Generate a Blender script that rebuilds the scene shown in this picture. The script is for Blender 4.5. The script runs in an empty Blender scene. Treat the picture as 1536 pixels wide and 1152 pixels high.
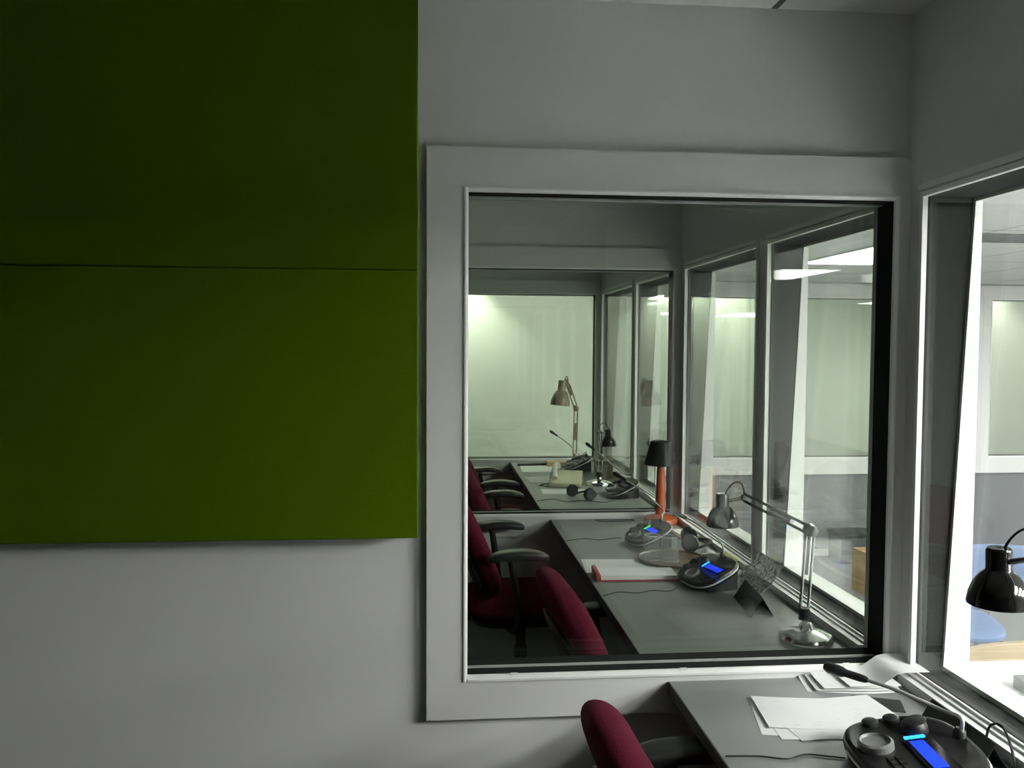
import bpy, math, random
from mathutils import Vector, Matrix
random.seed(4)
C = bpy.context.scene.collection
PI = math.pi
R = math.radians

# ------------------------------------------------------------------ materials
def new_mat(name):
    m = bpy.data.materials.new(name); m.use_nodes = True
    nt = m.node_tree
    return m, nt, nt.nodes['Principled BSDF']
def mat(name, col, rough=.5, metal=0., bump=0., bscale=200., vary=0., vscale=6., spec=.5, coat=0.):
    m, nt, b = new_mat(name)
    b.inputs['Base Color'].default_value = (*col, 1); b.inputs['Roughness'].default_value = rough
    b.inputs['Metallic'].default_value = metal; b.inputs['Specular IOR Level'].default_value = spec
    b.inputs['Coat Weight'].default_value = coat
    tc = nt.nodes.new('ShaderNodeTexCoord')
    if bump:
        n = nt.nodes.new('ShaderNodeTexNoise'); n.inputs['Scale'].default_value = bscale; n.inputs['Detail'].default_value = 3
        nt.links.new(tc.outputs['Object'], n.inputs['Vector'])
        bp = nt.nodes.new('ShaderNodeBump'); bp.inputs['Strength'].default_value = bump; bp.inputs['Distance'].default_value = .002
        nt.links.new(n.outputs['Fac'], bp.inputs['Height']); nt.links.new(bp.outputs['Normal'], b.inputs['Normal'])
    if vary:
        n = nt.nodes.new('ShaderNodeTexNoise'); n.inputs['Scale'].default_value = vscale; n.inputs['Detail'].default_value = 4
        nt.links.new(tc.outputs['Object'], n.inputs['Vector'])
        mx = nt.nodes.new('ShaderNodeMix'); mx.data_type = 'RGBA'
        mx.inputs['A'].default_value = (*[c * (1 - vary) for c in col], 1); mx.inputs['B'].default_value = (*[min(1, c * (1 + vary)) for c in col], 1)
        nt.links.new(n.outputs['Fac'], mx.inputs['Factor']); nt.links.new(mx.outputs['Result'], b.inputs['Base Color'])
    return m
def emit(name, col, s):
    m, nt, b = new_mat(name)
    b.inputs['Base Color'].default_value = (*[min(1, c) for c in col], 1)
    b.inputs['Emission Color'].default_value = (*col, 1); b.inputs['Emission Strength'].default_value = s
    return m
def glass_mat(name, tint, rough=0.0, milky=0.0):
    # pane: Fresnel blend of a clear see-through layer and a mirror layer; IOR flips on the back face so both faces behave alike
    m = bpy.data.materials.new(name); m.use_nodes = True; nt = m.node_tree; nt.nodes.clear()
    out = nt.nodes.new('ShaderNodeOutputMaterial'); mix = nt.nodes.new('ShaderNodeMixShader')
    tr = nt.nodes.new('ShaderNodeBsdfTransparent'); gl = nt.nodes.new('ShaderNodeBsdfGlossy'); fr = nt.nodes.new('ShaderNodeFresnel')
    ge = nt.nodes.new('ShaderNodeNewGeometry'); mr = nt.nodes.new('ShaderNodeMapRange')
    mr.inputs['To Min'].default_value = 1.43; mr.inputs['To Max'].default_value = 1 / 1.43
    nt.links.new(ge.outputs['Backfacing'], mr.inputs['Value']); nt.links.new(mr.outputs['Result'], fr.inputs['IOR'])
    tr.inputs['Color'].default_value = (*tint, 1); gl.inputs['Roughness'].default_value = rough
    nt.links.new(fr.outputs['Fac'], mix.inputs['Fac']); nt.links.new(tr.outputs['BSDF'], mix.inputs[1]); nt.links.new(gl.outputs['BSDF'], mix.inputs[2])
    nt.links.new(mix.outputs['Shader'], out.inputs['Surface'])
    if milky:
        d = nt.nodes.new('ShaderNodeBsdfDiffuse'); d.inputs['Color'].default_value = (.9, .92, .92, 1); x2 = nt.nodes.new('ShaderNodeMixShader'); x2.inputs['Fac'].default_value = milky
        nt.links.new(mix.outputs['Shader'], x2.inputs[1]); nt.links.new(d.outputs['BSDF'], x2.inputs[2]); nt.links.new(x2.outputs['Shader'], out.inputs['Surface'])
    return m
def paper_mat(name, base, ink, s=1.0, sc=(14, 110), cut=.62):
    # white sheet with faint, unreadable grey print
    m, nt, b = new_mat(name); b.inputs['Roughness'].default_value = .7; b.inputs['Specular IOR Level'].default_value = .2
    tc = nt.nodes.new('ShaderNodeTexCoord'); mp = nt.nodes.new('ShaderNodeMapping')
    mp.inputs['Scale'].default_value = (sc[0] * s, sc[1] * s, 1)
    nt.links.new(tc.outputs['Object'], mp.inputs['Vector'])
    n = nt.nodes.new('ShaderNodeTexNoise'); n.inputs['Scale'].default_value = 1.2; n.inputs['Detail'].default_value = 4
    nt.links.new(mp.outputs['Vector'], n.inputs['Vector'])
    rp = nt.nodes.new('ShaderNodeValToRGB'); rp.color_ramp.elements[0].position = cut; rp.color_ramp.elements[1].position = cut + .08
    rp.color_ramp.elements[0].color = (*base, 1); rp.color_ramp.elements[1].color = (*ink, 1)
    nt.links.new(n.outputs['Fac'], rp.inputs['Fac']); nt.links.new(rp.outputs['Color'], b.inputs['Base Color'])
    return m
def tile_mat(name, col, line, size, off):
    m, nt, b = new_mat(name); b.inputs['Roughness'].default_value = .85
    tc = nt.nodes.new('ShaderNodeTexCoord'); mp = nt.nodes.new('ShaderNodeMapping'); mp.inputs['Location'].default_value = off
    br = nt.nodes.new('ShaderNodeTexBrick'); br.offset = 0; br.inputs['Scale'].default_value = 1
    br.inputs['Brick Width'].default_value = size[0]; br.inputs['Row Height'].default_value = size[1]
    br.inputs['Mortar Size'].default_value = .009; br.inputs['Mortar Smooth'].default_value = .1
    br.inputs['Color1'].default_value = (*col, 1); br.inputs['Color2'].default_value = (*col, 1); br.inputs['Mortar'].default_value = (*line, 1)
    nt.links.new(tc.outputs['Object'], mp.inputs['Vector']); nt.links.new(mp.outputs['Vector'], br.inputs['Vector'])
    nt.links.new(br.outputs['Color'], b.inputs['Base Color'])
    return m
def weave_mat(name, col):
    m, nt, b = new_mat(name); b.inputs['Roughness'].default_value = .95; b.inputs['Specular IOR Level'].default_value = .1
    tc = nt.nodes.new('ShaderNodeTexCoord'); n = nt.nodes.new('ShaderNodeTexNoise'); n.inputs['Scale'].default_value = 260; n.inputs['Detail'].default_value = 2
    nt.links.new(tc.outputs['Object'], n.inputs['Vector'])
    mx = nt.nodes.new('ShaderNodeMix'); mx.data_type = 'RGBA'
    mx.inputs['A'].default_value = (*[c * .8 for c in col], 1); mx.inputs['B'].default_value = (*[c * 1.2 for c in col], 1)
    nt.links.new(n.outputs['Fac'], mx.inputs['Factor']); nt.links.new(mx.outputs['Result'], b.inputs['Base Color'])
    bp = nt.nodes.new('ShaderNodeBump'); bp.inputs['Strength'].default_value = .3; bp.inputs['Distance'].default_value = .001
    nt.links.new(n.outputs['Fac'], bp.inputs['Height']); nt.links.new(bp.outputs['Normal'], b.inputs['Normal'])
    return m

M = dict(
    wall=mat('wall paint', (.72, .725, .71), .8, bump=.05, bscale=400),
    unseen_dark=weave_mat('dark unseen wall finish', (.06, .065, .06)),  # dark finish invented for the unseen walls to cut bounced light
    room=mat('meeting room paint', (.74, .75, .73), .8, bump=.05, bscale=400),
    dado=mat('grey lower wall', (.20, .208, .222), .8, vary=.04),
    trim=mat('white gloss trim', (.72, .725, .715), .38),
    bead=mat('white bead', (.86, .87, .86), .32),
    bead2=mat('grey inner bead', (.40, .42, .40), .5),
    felt=mat('charcoal felt', (.027, .029, .028), .95, bump=.3, bscale=300, spec=.1),
    glass=glass_mat('window glass', (.977, .993, .973)),
    tumbler=glass_mat('clear tumbler', (.95, .96, .955), .03, .05),  # faint white mixed in, standing for highlights that outline the clear glass
    rim=glass_mat('whitened rim glint', (.9, .92, .91), .05, .45),  # white share paints the bright edge highlights
    off=mat('unlit violet display', (.10, .10, .17), .25),
    green=weave_mat('green fabric', (.078, .143, .0011)),
    ceil=tile_mat('booth ceiling tile', (.72, .73, .70), (.16, .16, .15), (.61, 1.22), (.39, 0, 0)),
    ceil2=tile_mat('meeting room ceiling tile', (.76, .77, .75), (.45, .46, .45), (.61, 1.22), (.1, .3, 0)),
    carpet=mat('dark carpet', (.035, .037, .035), .95, bump=.4, bscale=150, vary=.2, vscale=40, spec=.1),
    floor2=mat('grey meeting room floor', (.22, .23, .23), .8, vary=.06),
    desk=mat('grey laminate', (.255, .267, .264), .42, vary=.03, vscale=90),
    edge=mat('dark desk edge', (.035, .037, .036), .5),
    black=mat('black plastic', (.018, .018, .019), .4),
    blackg=mat('black gloss enamel', (.006, .006, .006), .12, coat=.15, spec=.4),
    dgrey=mat('dark grey plastic', (.032, .034, .034), .35),
    cons=mat('black console plastic', (.012, .0125, .013), .28, spec=.35),
    grey=mat('grey plastic', (.2, .205, .205), .4),
    silver=mat('silver trim', (.66, .67, .68), .3),
    chrome=mat('chrome', (.62, .63, .63), .16, metal=1),
    steel=mat('brushed steel rod', (.28, .285, .285), .3, metal=1),
    burg=mat('burgundy fabric', (.110, .008, .027), .9, bump=.5, bscale=350, vary=.15, vscale=60, spec=.15),
    blue=mat('pale blue seat plastic', (.15, .21, .34), .5),
    wood=mat('pale wood', (.40, .325, .215), .5, vary=.08, vscale=12),
    redwood=mat('orange stained wood', (.50, .105, .03), .35, vary=.15, vscale=25),
    tray=mat('brown tray', (.15, .12, .085), .35, vary=.1, vscale=30),
    white=mat('white laminate', (.85, .86, .86), .4),
    paper=paper_mat('printed paper', (.84, .85, .845), (.66, .67, .67)),
    paper2=paper_mat('printed paper dense', (.76, .77, .75), (.45, .46, .46), 1.6),
    news=paper_mat('newsprint', (.74, .74, .70), (.27, .30, .36), 1, (95, 60), .50),
    plain=mat('plain paper', (.84, .85, .84), .7),
    red=mat('red folder', (.42, .05, .07), .5),
    tan=mat('tan folder', (.55, .40, .26), .7),
    yellow=mat('yellow folder', (.46, .42, .08), .6),
    card=mat('brown cardboard', (.42, .29, .14), .85, vary=.08, vscale=15),
    brown=mat('brown box card', (.20, .16, .10), .8, vary=.08),
    beige=mat('beige plastic', (.60, .56, .40), .45),
    cream=mat('cream enamel', (.34, .30, .20), .35),
    lcd=emit('blue display', (.004, .04, 1.0), .2),
    led=emit('blue indicator', (.03, .35, 1.0), .33),
    gled=emit('green indicator', (.02, 1.0, .12), .2),
    lamp=emit('lit diffuser', (1.0, .94, .98), 6.5),
    lampk=emit('bright lit diffuser', (1.0, .94, .98), 16.5),
    lamp2=emit('corridor fill diffuser', (1.0, .97, .90), 2.2),
)

def thin(m, w):
    # thin paper lets some light through
    nt = m.node_tree; b = nt.nodes['Principled BSDF']; t = nt.nodes.new('ShaderNodeBsdfTranslucent'); x = nt.nodes.new('ShaderNodeMixShader')
    src = b.inputs['Base Color'].links[0].from_socket; nt.links.new(src, t.inputs['Color'])
    x.inputs['Fac'].default_value = w; nt.links.new(b.outputs['BSDF'], x.inputs[1]); nt.links.new(t.outputs['BSDF'], x.inputs[2])
    nt.links.new(x.outputs['Shader'], nt.nodes['Material Output'].inputs['Surface'])
thin(M['news'], .4)
# ------------------------------------------------------------------ mesh helpers
class MB:
    def __init__(s): s.v = []; s.f = []
    def add(s, vs, fs):
        b = len(s.v); s.v += [tuple(v) for v in vs]; s.f += [tuple(b + i for i in f) for f in fs]; return s
    def box(s, x0, x1, y0, y1, z0, z1, mtx=None):
        vs = [Vector((x, y, z)) for z in (z0, z1) for y in (y0, y1) for x in (x0, x1)]
        if mtx: vs = [mtx @ v for v in vs]
        return s.add(vs, [(0, 2, 3, 1), (4, 5, 7, 6), (0, 1, 5, 4), (2, 6, 7, 3), (0, 4, 6, 2), (1, 3, 7, 5)])
    def prism(s, poly, axis, a, b, mtx=None):
        # poly: 2D points in the plane across `axis` (x: (y,z); y: (x,z); z: (x,y)), extruded from a to b
        def P(p, t): return Vector({'x': (t, p[0], p[1]), 'y': (p[0], t, p[1]), 'z': (p[0], p[1], t)}[axis])
        n = len(poly); vs = [P(p, a) for p in poly] + [P(p, b) for p in poly]
        if mtx: vs = [mtx @ v for v in vs]
        return s.add(vs, [tuple(range(n - 1, -1, -1)), tuple(range(n, 2 * n))] + [(i, (i + 1) % n, n + (i + 1) % n, n + i) for i in range(n)])
    def tube(s, pts, r, n=10, closed=False):
        pts = [Vector(p) for p in pts]; rr = r if isinstance(r, (list, tuple)) else [r] * len(pts)
        rings = []; prev = None
        for i, p in enumerate(pts):
            t = (pts[min(i + 1, len(pts) - 1)] - pts[max(i - 1, 0)]).normalized()
            if prev is None:
                a = Vector((0, 0, 1)) if abs(t.z) < .9 else Vector((1, 0, 0)); u = t.cross(a).normalized()
            else:
                u = (prev - t * prev.dot(t)).normalized()
            prev = u; w = t.cross(u)
            rings.append([p + (u * math.cos(2 * PI * k / n) + w * math.sin(2 * PI * k / n)) * rr[i] for k in range(n)])
        vs = [v for g in rings for v in g]; fs = []
        for i in range(len(pts) - 1):
            for k in range(n): fs.append((i * n + k, i * n + (k + 1) % n, (i + 1) * n + (k + 1) % n, (i + 1) * n + k))
        fs += [tuple(range(n - 1, -1, -1)), tuple((len(pts) - 1) * n + k for k in range(n))]
        return s.add(vs, fs)
    def lathe(s, prof, n=28, mtx=None, cap=True):
        vs = []; fs = []
        for (r, z) in prof:
            for k in range(n): vs.append(Vector((r * math.cos(2 * PI * k / n), r * math.sin(2 * PI * k / n), z)))
        if mtx: vs = [mtx @ v for v in vs]
        for i in range(len(prof) - 1):
            for k in range(n): fs.append((i * n + k, i * n + (k + 1) % n, (i + 1) * n + (k + 1) % n, (i + 1) * n + k))
        if cap: fs += [tuple(range(n - 1, -1, -1)), tuple((len(prof) - 1) * n + k for k in range(n))]
        return s.add(vs, fs)
    def pillow(s, w, h, t, fn=None, n=20, e=4.0, mtx=None, rim=.35, pw=6):
        # cushion: superellipse w x h in (a,b), thickness t along c; fn bends (a,b,c)
        def P(i, j, sg):
            a0 = math.sin(PI / 2 * (-1 + 2 * i / n)); b0 = math.sin(PI / 2 * (-1 + 2 * j / n))
            # squircle mapping of the square onto a superellipse
            k = (abs(a0) ** e + abs(b0) ** e) ** (1 / e); m_ = max(abs(a0), abs(b0)); q = m_ / k if k > 1e-9 else 1
            a = a0 * q; b = b0 * q; c = sg * t / 2 * (rim + (1 - rim) * max(0, 1 - m_ ** pw) ** .5)
            p = Vector((a * w / 2, b * h / 2, c))
            if fn: p = Vector(fn(*p))
            return mtx @ p if mtx else p
        N = n + 1; vs = [P(i, j, sg) for sg in (1, -1) for j in range(N) for i in range(N)]; fs = []
        o = N * N
        for j in range(n):
            for i in range(n):
                q = (j * N + i, j * N + i + 1, (j + 1) * N + i + 1, (j + 1) * N + i)
                fs.append(q); fs.append(tuple(o + x for x in reversed(q)))
        ed = [i for i in range(N)] + [j * N + n for j in range(1, N)] + [n * N + i for i in range(n - 1, -1, -1)] + [j * N for j in range(n - 1, 0, -1)]
        for k in range(len(ed)):
            a, b = ed[k], ed[(k + 1) % len(ed)]; fs.append((b, a, o + a, o + b))
        return s.add(vs, fs)
    def build(s, name, m, parent=None, bevel=0, smooth=True, seg=2):
        me = bpy.data.meshes.new(name); me.from_pydata(s.v, [], s.f); me.update()
        o = bpy.data.objects.new(name, me); C.objects.link(o)
        me.materials.append(M[m] if isinstance(m, str) else m)
        if smooth:
            me.shade_smooth(); me.set_sharp_from_angle(angle=R(38))
        if bevel:
            b = o.modifiers.new('Bevel', 'BEVEL'); b.width = bevel; b.segments = seg; b.limit_method = 'ANGLE'; b.angle_limit = R(40)
        if parent: o.parent = parent
        return o
def tag(o, label=None, cat=None, group=None, kind=None):
    for k, v in (('label', label), ('category', cat), ('group', group), ('kind', kind)):
        if v: o[k] = v
    return o
def thing(name, label, cat, loc=(0, 0, 0), rz=0, group=None, kind=None):
    o = bpy.data.objects.new(name, None); C.objects.link(o); o.location = loc; o.rotation_euler = (0, 0, rz); o.empty_display_size = .05
    return tag(o, label, cat, group, kind)
def bez(p0, p1, p2, p3, n=14):
    p0, p1, p2, p3 = map(Vector, (p0, p1, p2, p3))
    return [p0 * (1 - t) ** 3 + p1 * 3 * t * (1 - t) ** 2 + p2 * 3 * t * t * (1 - t) + p3 * t ** 3 for t in [i / n for i in range(n + 1)]]
def spline(ps, n=8):
    ps = [Vector(p) for p in ps]; out = []
    for i in range(len(ps) - 1):
        a = ps[max(i - 1, 0)]; b = ps[i]; c = ps[i + 1]; d = ps[min(i + 2, len(ps) - 1)]
        for k in range(n):
            t = k / n
            out.append(.5 * ((2 * b) + (c - a) * t + (2 * a - 5 * b + 4 * c - d) * t * t + (3 * b - a - 3 * c + d) * t ** 3))
    return out + [ps[-1]]
def frame_to(p, zdir, xhint=(1, 0, 0)):
    z = Vector(zdir).normalized(); x = Vector(xhint); x = (x - z * x.dot(z)).normalized(); y = z.cross(x)
    m = Matrix((x, y, z)).transposed().to_4x4(); m.translation = Vector(p); return m
def struct(name, mb, m, label, parent=None, bevel=0):
    o = mb.build(name, m, parent, bevel=bevel, smooth=bool(bevel))
    return tag(o, label, 'structure' if False else name.split('_')[0], None, 'structure')

# ------------------------------------------------------------------ room shell
W = 1.186            # booth side of the long glazed wall
WT = 1.318           # meeting-room side of it
CEIL = 2.433; BIG = 2.092
XL = -1.8; YB = -1.6
WALLS = [2.06, 4.043, 6.053]     # front faces of the three cross walls
TH = .11
OX0, OX1 = .0785, 1.1457; OZ0, OZ1 = .792, 1.968
def cross_wall(name, y, label):
    mb = MB()
    mb.box(XL, .066, y, y + TH, 0, CEIL); mb.box(1.158, W, y, y + TH, 0, CEIL)
    mb.box(.066, 1.158, y, y + TH, 0, .780); mb.box(.066, 1.158, y, y + TH, 1.980, CEIL)
    return struct(name, mb, 'wall', label)
cross_wall('wall_front', WALLS[0], 'pale grey painted booth wall holding the wide casement')
cross_wall('wall_middle', WALLS[1], 'pale grey wall at the far end of the second booth')
cross_wall('wall_rear', WALLS[2], 'pale grey wall at the far end of the third booth')
def front_window(name, yc, x0, x1, z0, z1, cx0, cx1, cz0, cz1, label, depth=.068, framemat='trim', gap=(.026, .056)):
    """double-glazed window in a wall facing -Y; yc = face of the casing"""
    r = thing(name, label, 'window', ((x0 + x1) / 2, yc, z0), 0, None, 'structure')
    r.location = (0, 0, 0)
    b = .0095
    mb = MB()
    xi0, xi1, zi0, zi1 = x0 - b, x1 + b, z0 - b - .004, z1 + b
    mb.box(cx0, xi0, yc, yc + .0195, cz0, cz1); mb.box(xi1, cx1, yc, yc + .0195, cz0, cz1)
    mb.box(xi0, xi1, yc, yc + .0195, cz0, zi0); mb.box(xi0, xi1, yc, yc + .0195, zi1, cz1)
    mb.build('window_frame', framemat, r, smooth=False)
    mb = MB(); yf = yc - .004; yb = yc + .011
    def fr(ya, yb_, ix0, ix1, iz0, iz1, ox0, ox1, oz0, oz1, ch):
        # glazing bead with a chamfer that faces the opening
        for (p, q, ax, lo, hi) in ((ox0, ix0, 'z', oz0, oz1), (ox1, ix1, 'z', oz0, oz1)):
            mb.prism([(p, ya), (q - (q - p) * ch, ya), (q, ya + abs(q - p) * ch), (q, yb_), (p, yb_)], 'z', lo, hi)
        for (p, q) in ((oz0, iz0), (oz1, iz1)):
            mb.prism([(ya, p), (ya, q - (q - p) * ch), (ya + abs(q - p) * ch, q), (yb_, q), (yb_, p)], 'x', ix0, ix1)
    fr(yf, yb, x0, x1, z0, z1, xi0, xi1, zi0, zi1, .6)
    for t in (.1, .5, .9):      # glazing putty lumps
        for zz in (z0,):
            cx = x0 + (x1 - x0) * t; mb.box(cx, cx + .018, yf + .004, yb, zz - .001, zz + .0015)
    mb.build('glazing_bead', 'bead', r, smooth=False)
    d0 = yc + .018; d1 = yc + depth - .006
    mb = MB(); t = .012
    mb.box(x0 - t, x0, d0, d1, z0 - t, z1 + t); mb.box(x1, x1 + t, d0, d1, z0 - t, z1 + t)
    mb.box(x0, x1, d0, d1, z0 - t, z0); mb.box(x0, x1, d0, d1, z1, z1 + t)
    mb.build('jamb_lining', 'felt', r, smooth=False)
    ga, gb = d1 + gap[0], d1 + gap[1]
    MB().box(x0 - .006, x1 + .006, ga, ga + .006, z0 - .006, z1 + .006).build('pane', 'glass', r, smooth=False)
    MB().box(x0 - .006, x1 + .006, gb, gb + .006, z0 - .006, z1 + .006).build('pane', 'glass', r, smooth=False)
    # inner bead: flush at the sides, a low white ridge along sill and head
    mb = MB(); ya = d1 + .0005; yb = ga - .0005
    mb.box(x0 - .012, x0, ya, yb, z0 - .012, z1 + .012); mb.box(x1, x1 + .012, ya, yb, z0 - .012, z1 + .012)
    mb.build('jamb_lining', 'felt', r, smooth=False)
    mb = MB(); mb.box(x0 + .0003, x1 - .0003, d1 - .012, d1 - .004, z0 + .0003, z0 + .0045); mb.box(x0 + .0003, x1 - .0003, ya, yb, z1 - .004, z1 - .0003)
    mb.build('glazing_bead', 'bead2', r, smooth=False)
    mb = MB(); mb.box(x0 - .012, x1 + .012, ya, gb - .0005, z0 - .012, z0 - .0003); mb.box(x0 - .012, x1 + .012, ya, gb - .0005, z1 + .0003, z1 + .012)
    mb.build('jamb_lining', 'felt', r, smooth=False)
    return r
for i, (y, nm) in enumerate(((2.04, 'white framed internal window in the front booth wall, looking into the next booth'),
                             (4.023, 'white framed internal window between the second and third booth'),
                             (6.033, 'farthest white framed booth window, with the bright corridor wall behind it'))):
    front_window('window_%d' % (i + 1), y, OX0, OX1, OZ0, OZ1, -.021, W - .001, .684, 2.073, nm)

# long wall on the right, glazed bays
BAYS = [(.075, .97), (1.08, 1.975), (2.20, 2.94), (3.05, 3.945), (4.19, 4.925), (5.035, 5.955)]
RZ0, RZ1 = .799, 1.967
mb = MB(); e = .012; prev = YB - .1
mb.box(W, WT, prev, 6.2, 0, RZ0 - e); mb.box(W, WT, prev, 6.2, RZ1 + e, CEIL)
for (a, b) in BAYS:
    mb.box(W, WT, prev, a - e, RZ0 - e, RZ1 + e); prev = b + e
mb.box(W, WT, prev, 6.2, RZ0 - e, RZ1 + e)
struct('wall_right', mb, 'wall', 'long glazed wall between the booths and the meeting room')
PT, PB = 1.300, 1.250       # leaning outer pane: depth at head and at sill
def side_window(name, a, b, label):
    r = thing(name, label, 'window', (0, 0, 0), 0, None, 'structure')
    k = .013; mb = MB(); xf = W - .009; xb = W + .004
    # inner bead ring (flat), chamfered on the sill
    mb.box(W - .0135, xb, a - k, b + k, .7825, .793); mb.box(W - .001, xb, a - k, b + k, .793, RZ0)
    mb.box(xf, xb, a - k, b + k, RZ1, RZ1 + k)
    mb.box(xf, xb, b, b + k, RZ0, RZ1)
    mb.box(xf, xb, a - k, a, RZ0, RZ1)
    mb.build('glazing_bead', 'bead', r, smooth=False)
    mb = MB(); xo = W - .015
    mb.box(W - .034, W - .0165, a - k, b + k, .7655, .788); mb.box(W - .0165, W - .0005, a - k, b + k, .7655, .7822); mb.box(xo + .002, W - .0005, a - k, b + k, RZ1 + k + .003, RZ1 + k + .018)
    mb.build('window_frame', 'bead', r, smooth=False)
    mb = MB(); t = .0115
    mb.box(W + .011, WT - .001, a - t, a, RZ0 - t, RZ1 + t); mb.box(W + .011, WT - .001, b, b + t, RZ0 - t, RZ1 + t)
    mb.box(W + .011, WT - .001, a, b, RZ0 - t, RZ0); mb.box(W + .011, WT - .001, a, b, RZ1, RZ1 + t)
    mb.build('jamb_lining', 'felt', r, smooth=False)
    MB().box(W + .0045, W + .0105, a - .006, b + .006, RZ0 - .006, RZ1 + .006).build('pane', 'glass', r, smooth=False)
    # leaning pane and its white wedge stops
    MB().prism([(PB, RZ0), (PB + .006, RZ0), (PT + .006, RZ1), (PT, RZ1)], 'y', a + .001, b - .001).build('pane', 'glass', r, smooth=False)
    mb = MB(); q = .0065
    for (y0, y1) in ((a + .0005, a + .010), (b - .010, b - .0005)):
        mb.prism([(PB + q, RZ0), (WT + .006, RZ0), (WT + .006, RZ1), (PT + q, RZ1)], 'y', y0, y1)
    mb.box(PB + q, WT + .006, a + .010, b - .010, RZ0 + .0003, RZ0 + .012); mb.box(PT + q, WT + .006, a + .010, b - .010, RZ1 - .010, RZ1 - .0003)
    mb.build('wedge_stop', 'bead', r, smooth=False)
    return r
SW = ['glazed bay beside the near end of the nearest desk',
      'slanting double window right beside the nearest desk, blue chair seen through it', 'slanting double window beside the near half of the second desk',
      'slanting double window behind the orange lamp and black desk lamp', 'slanting window beside the near half of the third desk', 'farthest slanting window, behind the cream lamp']
for i, (a, b) in enumerate(BAYS): side_window('window_%d' % (i + 4), a, b, SW[i])

struct('wall_left', MB().box(XL - .1, XL, YB, 7.7, 0, CEIL), 'unseen_dark', 'blank booth wall opposite the glazing')
struct('wall_back', MB().box(XL - .1, W, YB - .1, YB, 0, CEIL), 'unseen_dark', 'blank booth wall behind the camera')
struct('ceiling', MB().box(XL - .1, WT, YB - .1, 6.2, CEIL, CEIL + .05), 'ceil', 'booth ceiling of pale tiles with dark joints')
struct('floor', MB().box(XL - .1, WT, YB - .1, 6.2, -.05, 0), 'carpet', 'dark booth carpet')
# meeting room
RX = 6.6; RY = -3.2; EY = 6.2
struct('floor_room', MB().box(WT, RX, RY, EY + .1, -.05, 0), 'floor2', 'grey meeting room floor')
struct('ceiling_room', MB().box(WT, RX, RY, EY, BIG, BIG + .04), 'ceil2', 'low white tiled meeting room ceiling')
struct('wall_room_side', MB().box(RX, RX + .1, RY, EY + .1, 0, CEIL), 'room', 'meeting room side wall')
struct('wall_room_back', MB().box(WT, RX, RY - .1, RY, 0, CEIL), 'room', 'meeting room back wall')
EW = [(1.42, 2.668), (2.770, 4.140), (4.285, 5.60)]; EZ0, EZ1 = .765, 1.972
mb = MB(); y0, y1 = EY + .02, EY + .10; prev = WT
mb.box(WT, RX, y0, y1, .70, EZ0 - .012); mb.box(WT, RX, y0, y1, EZ1 + .012, CEIL)
for (a, b) in EW:
    mb.box(prev, a - .012, y0, y1, EZ0 - .012, EZ1 + .012); prev = b + .012
mb.box(prev, RX, y0, y1, EZ0 - .012, EZ1 + .012)
struct('wall_end', mb, 'room', 'white upper part of the end wall across the meeting room')
mb = MB().box(WT, RX, EY + .02, EY + .10, 0, .70)
struct('wall_end_lower', mb, 'dado', 'grey lower part of the end wall across the meeting room')
struct('baseboard_end', MB().box(WT, RX, EY + .008, EY + .0195, 0, .05), 'room', 'pale baseboard along the end wall')
struct('trim_1', MB().box(3.96, 4.13, EY - .01, EY + .0195, .05, .63), mat('blue grey panel', (.20, .24, .30), .7), 'blue grey pilaster below the end wall windows')
for i, (a, b) in enumerate(EW):
    cx0 = WT + .002 if i == 0 else (EW[i - 1][1] + a) / 2 + .0005; cx1 = (b + EW[i + 1][0]) / 2 - .0005 if i < 2 else b + .1
    front_window('window_%d' % (10 + i), EY, a, b, EZ0, EZ1, cx0, cx1, .632, 2.085,
                 ['end wall window partly seen past the black desk lamp', 'end wall window seen through the second booth glazing', 'end wall window at the edge of the photo above the blue chair'][i], depth=.075, gap=(.008, .020))
# corridor beyond
CY = 7.6
struct('wall_corridor', MB().box(XL, RX, CY, CY + .1, 0, CEIL), 'room', 'brightly washed white corridor wall')
struct('floor_corridor', MB().box(XL, RX, 6.2 + .1, CY, -.05, 0), 'floor2', 'corridor floor')
struct('ceiling_corridor', MB().box(XL, RX, 6.2, CY, CEIL, CEIL + .05), 'room', 'corridor ceiling')
struct('wall_corridor_side', MB().box(RX, RX + .1, EY + .1, CY, 0, CEIL), 'room', 'end of the corridor')

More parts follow.
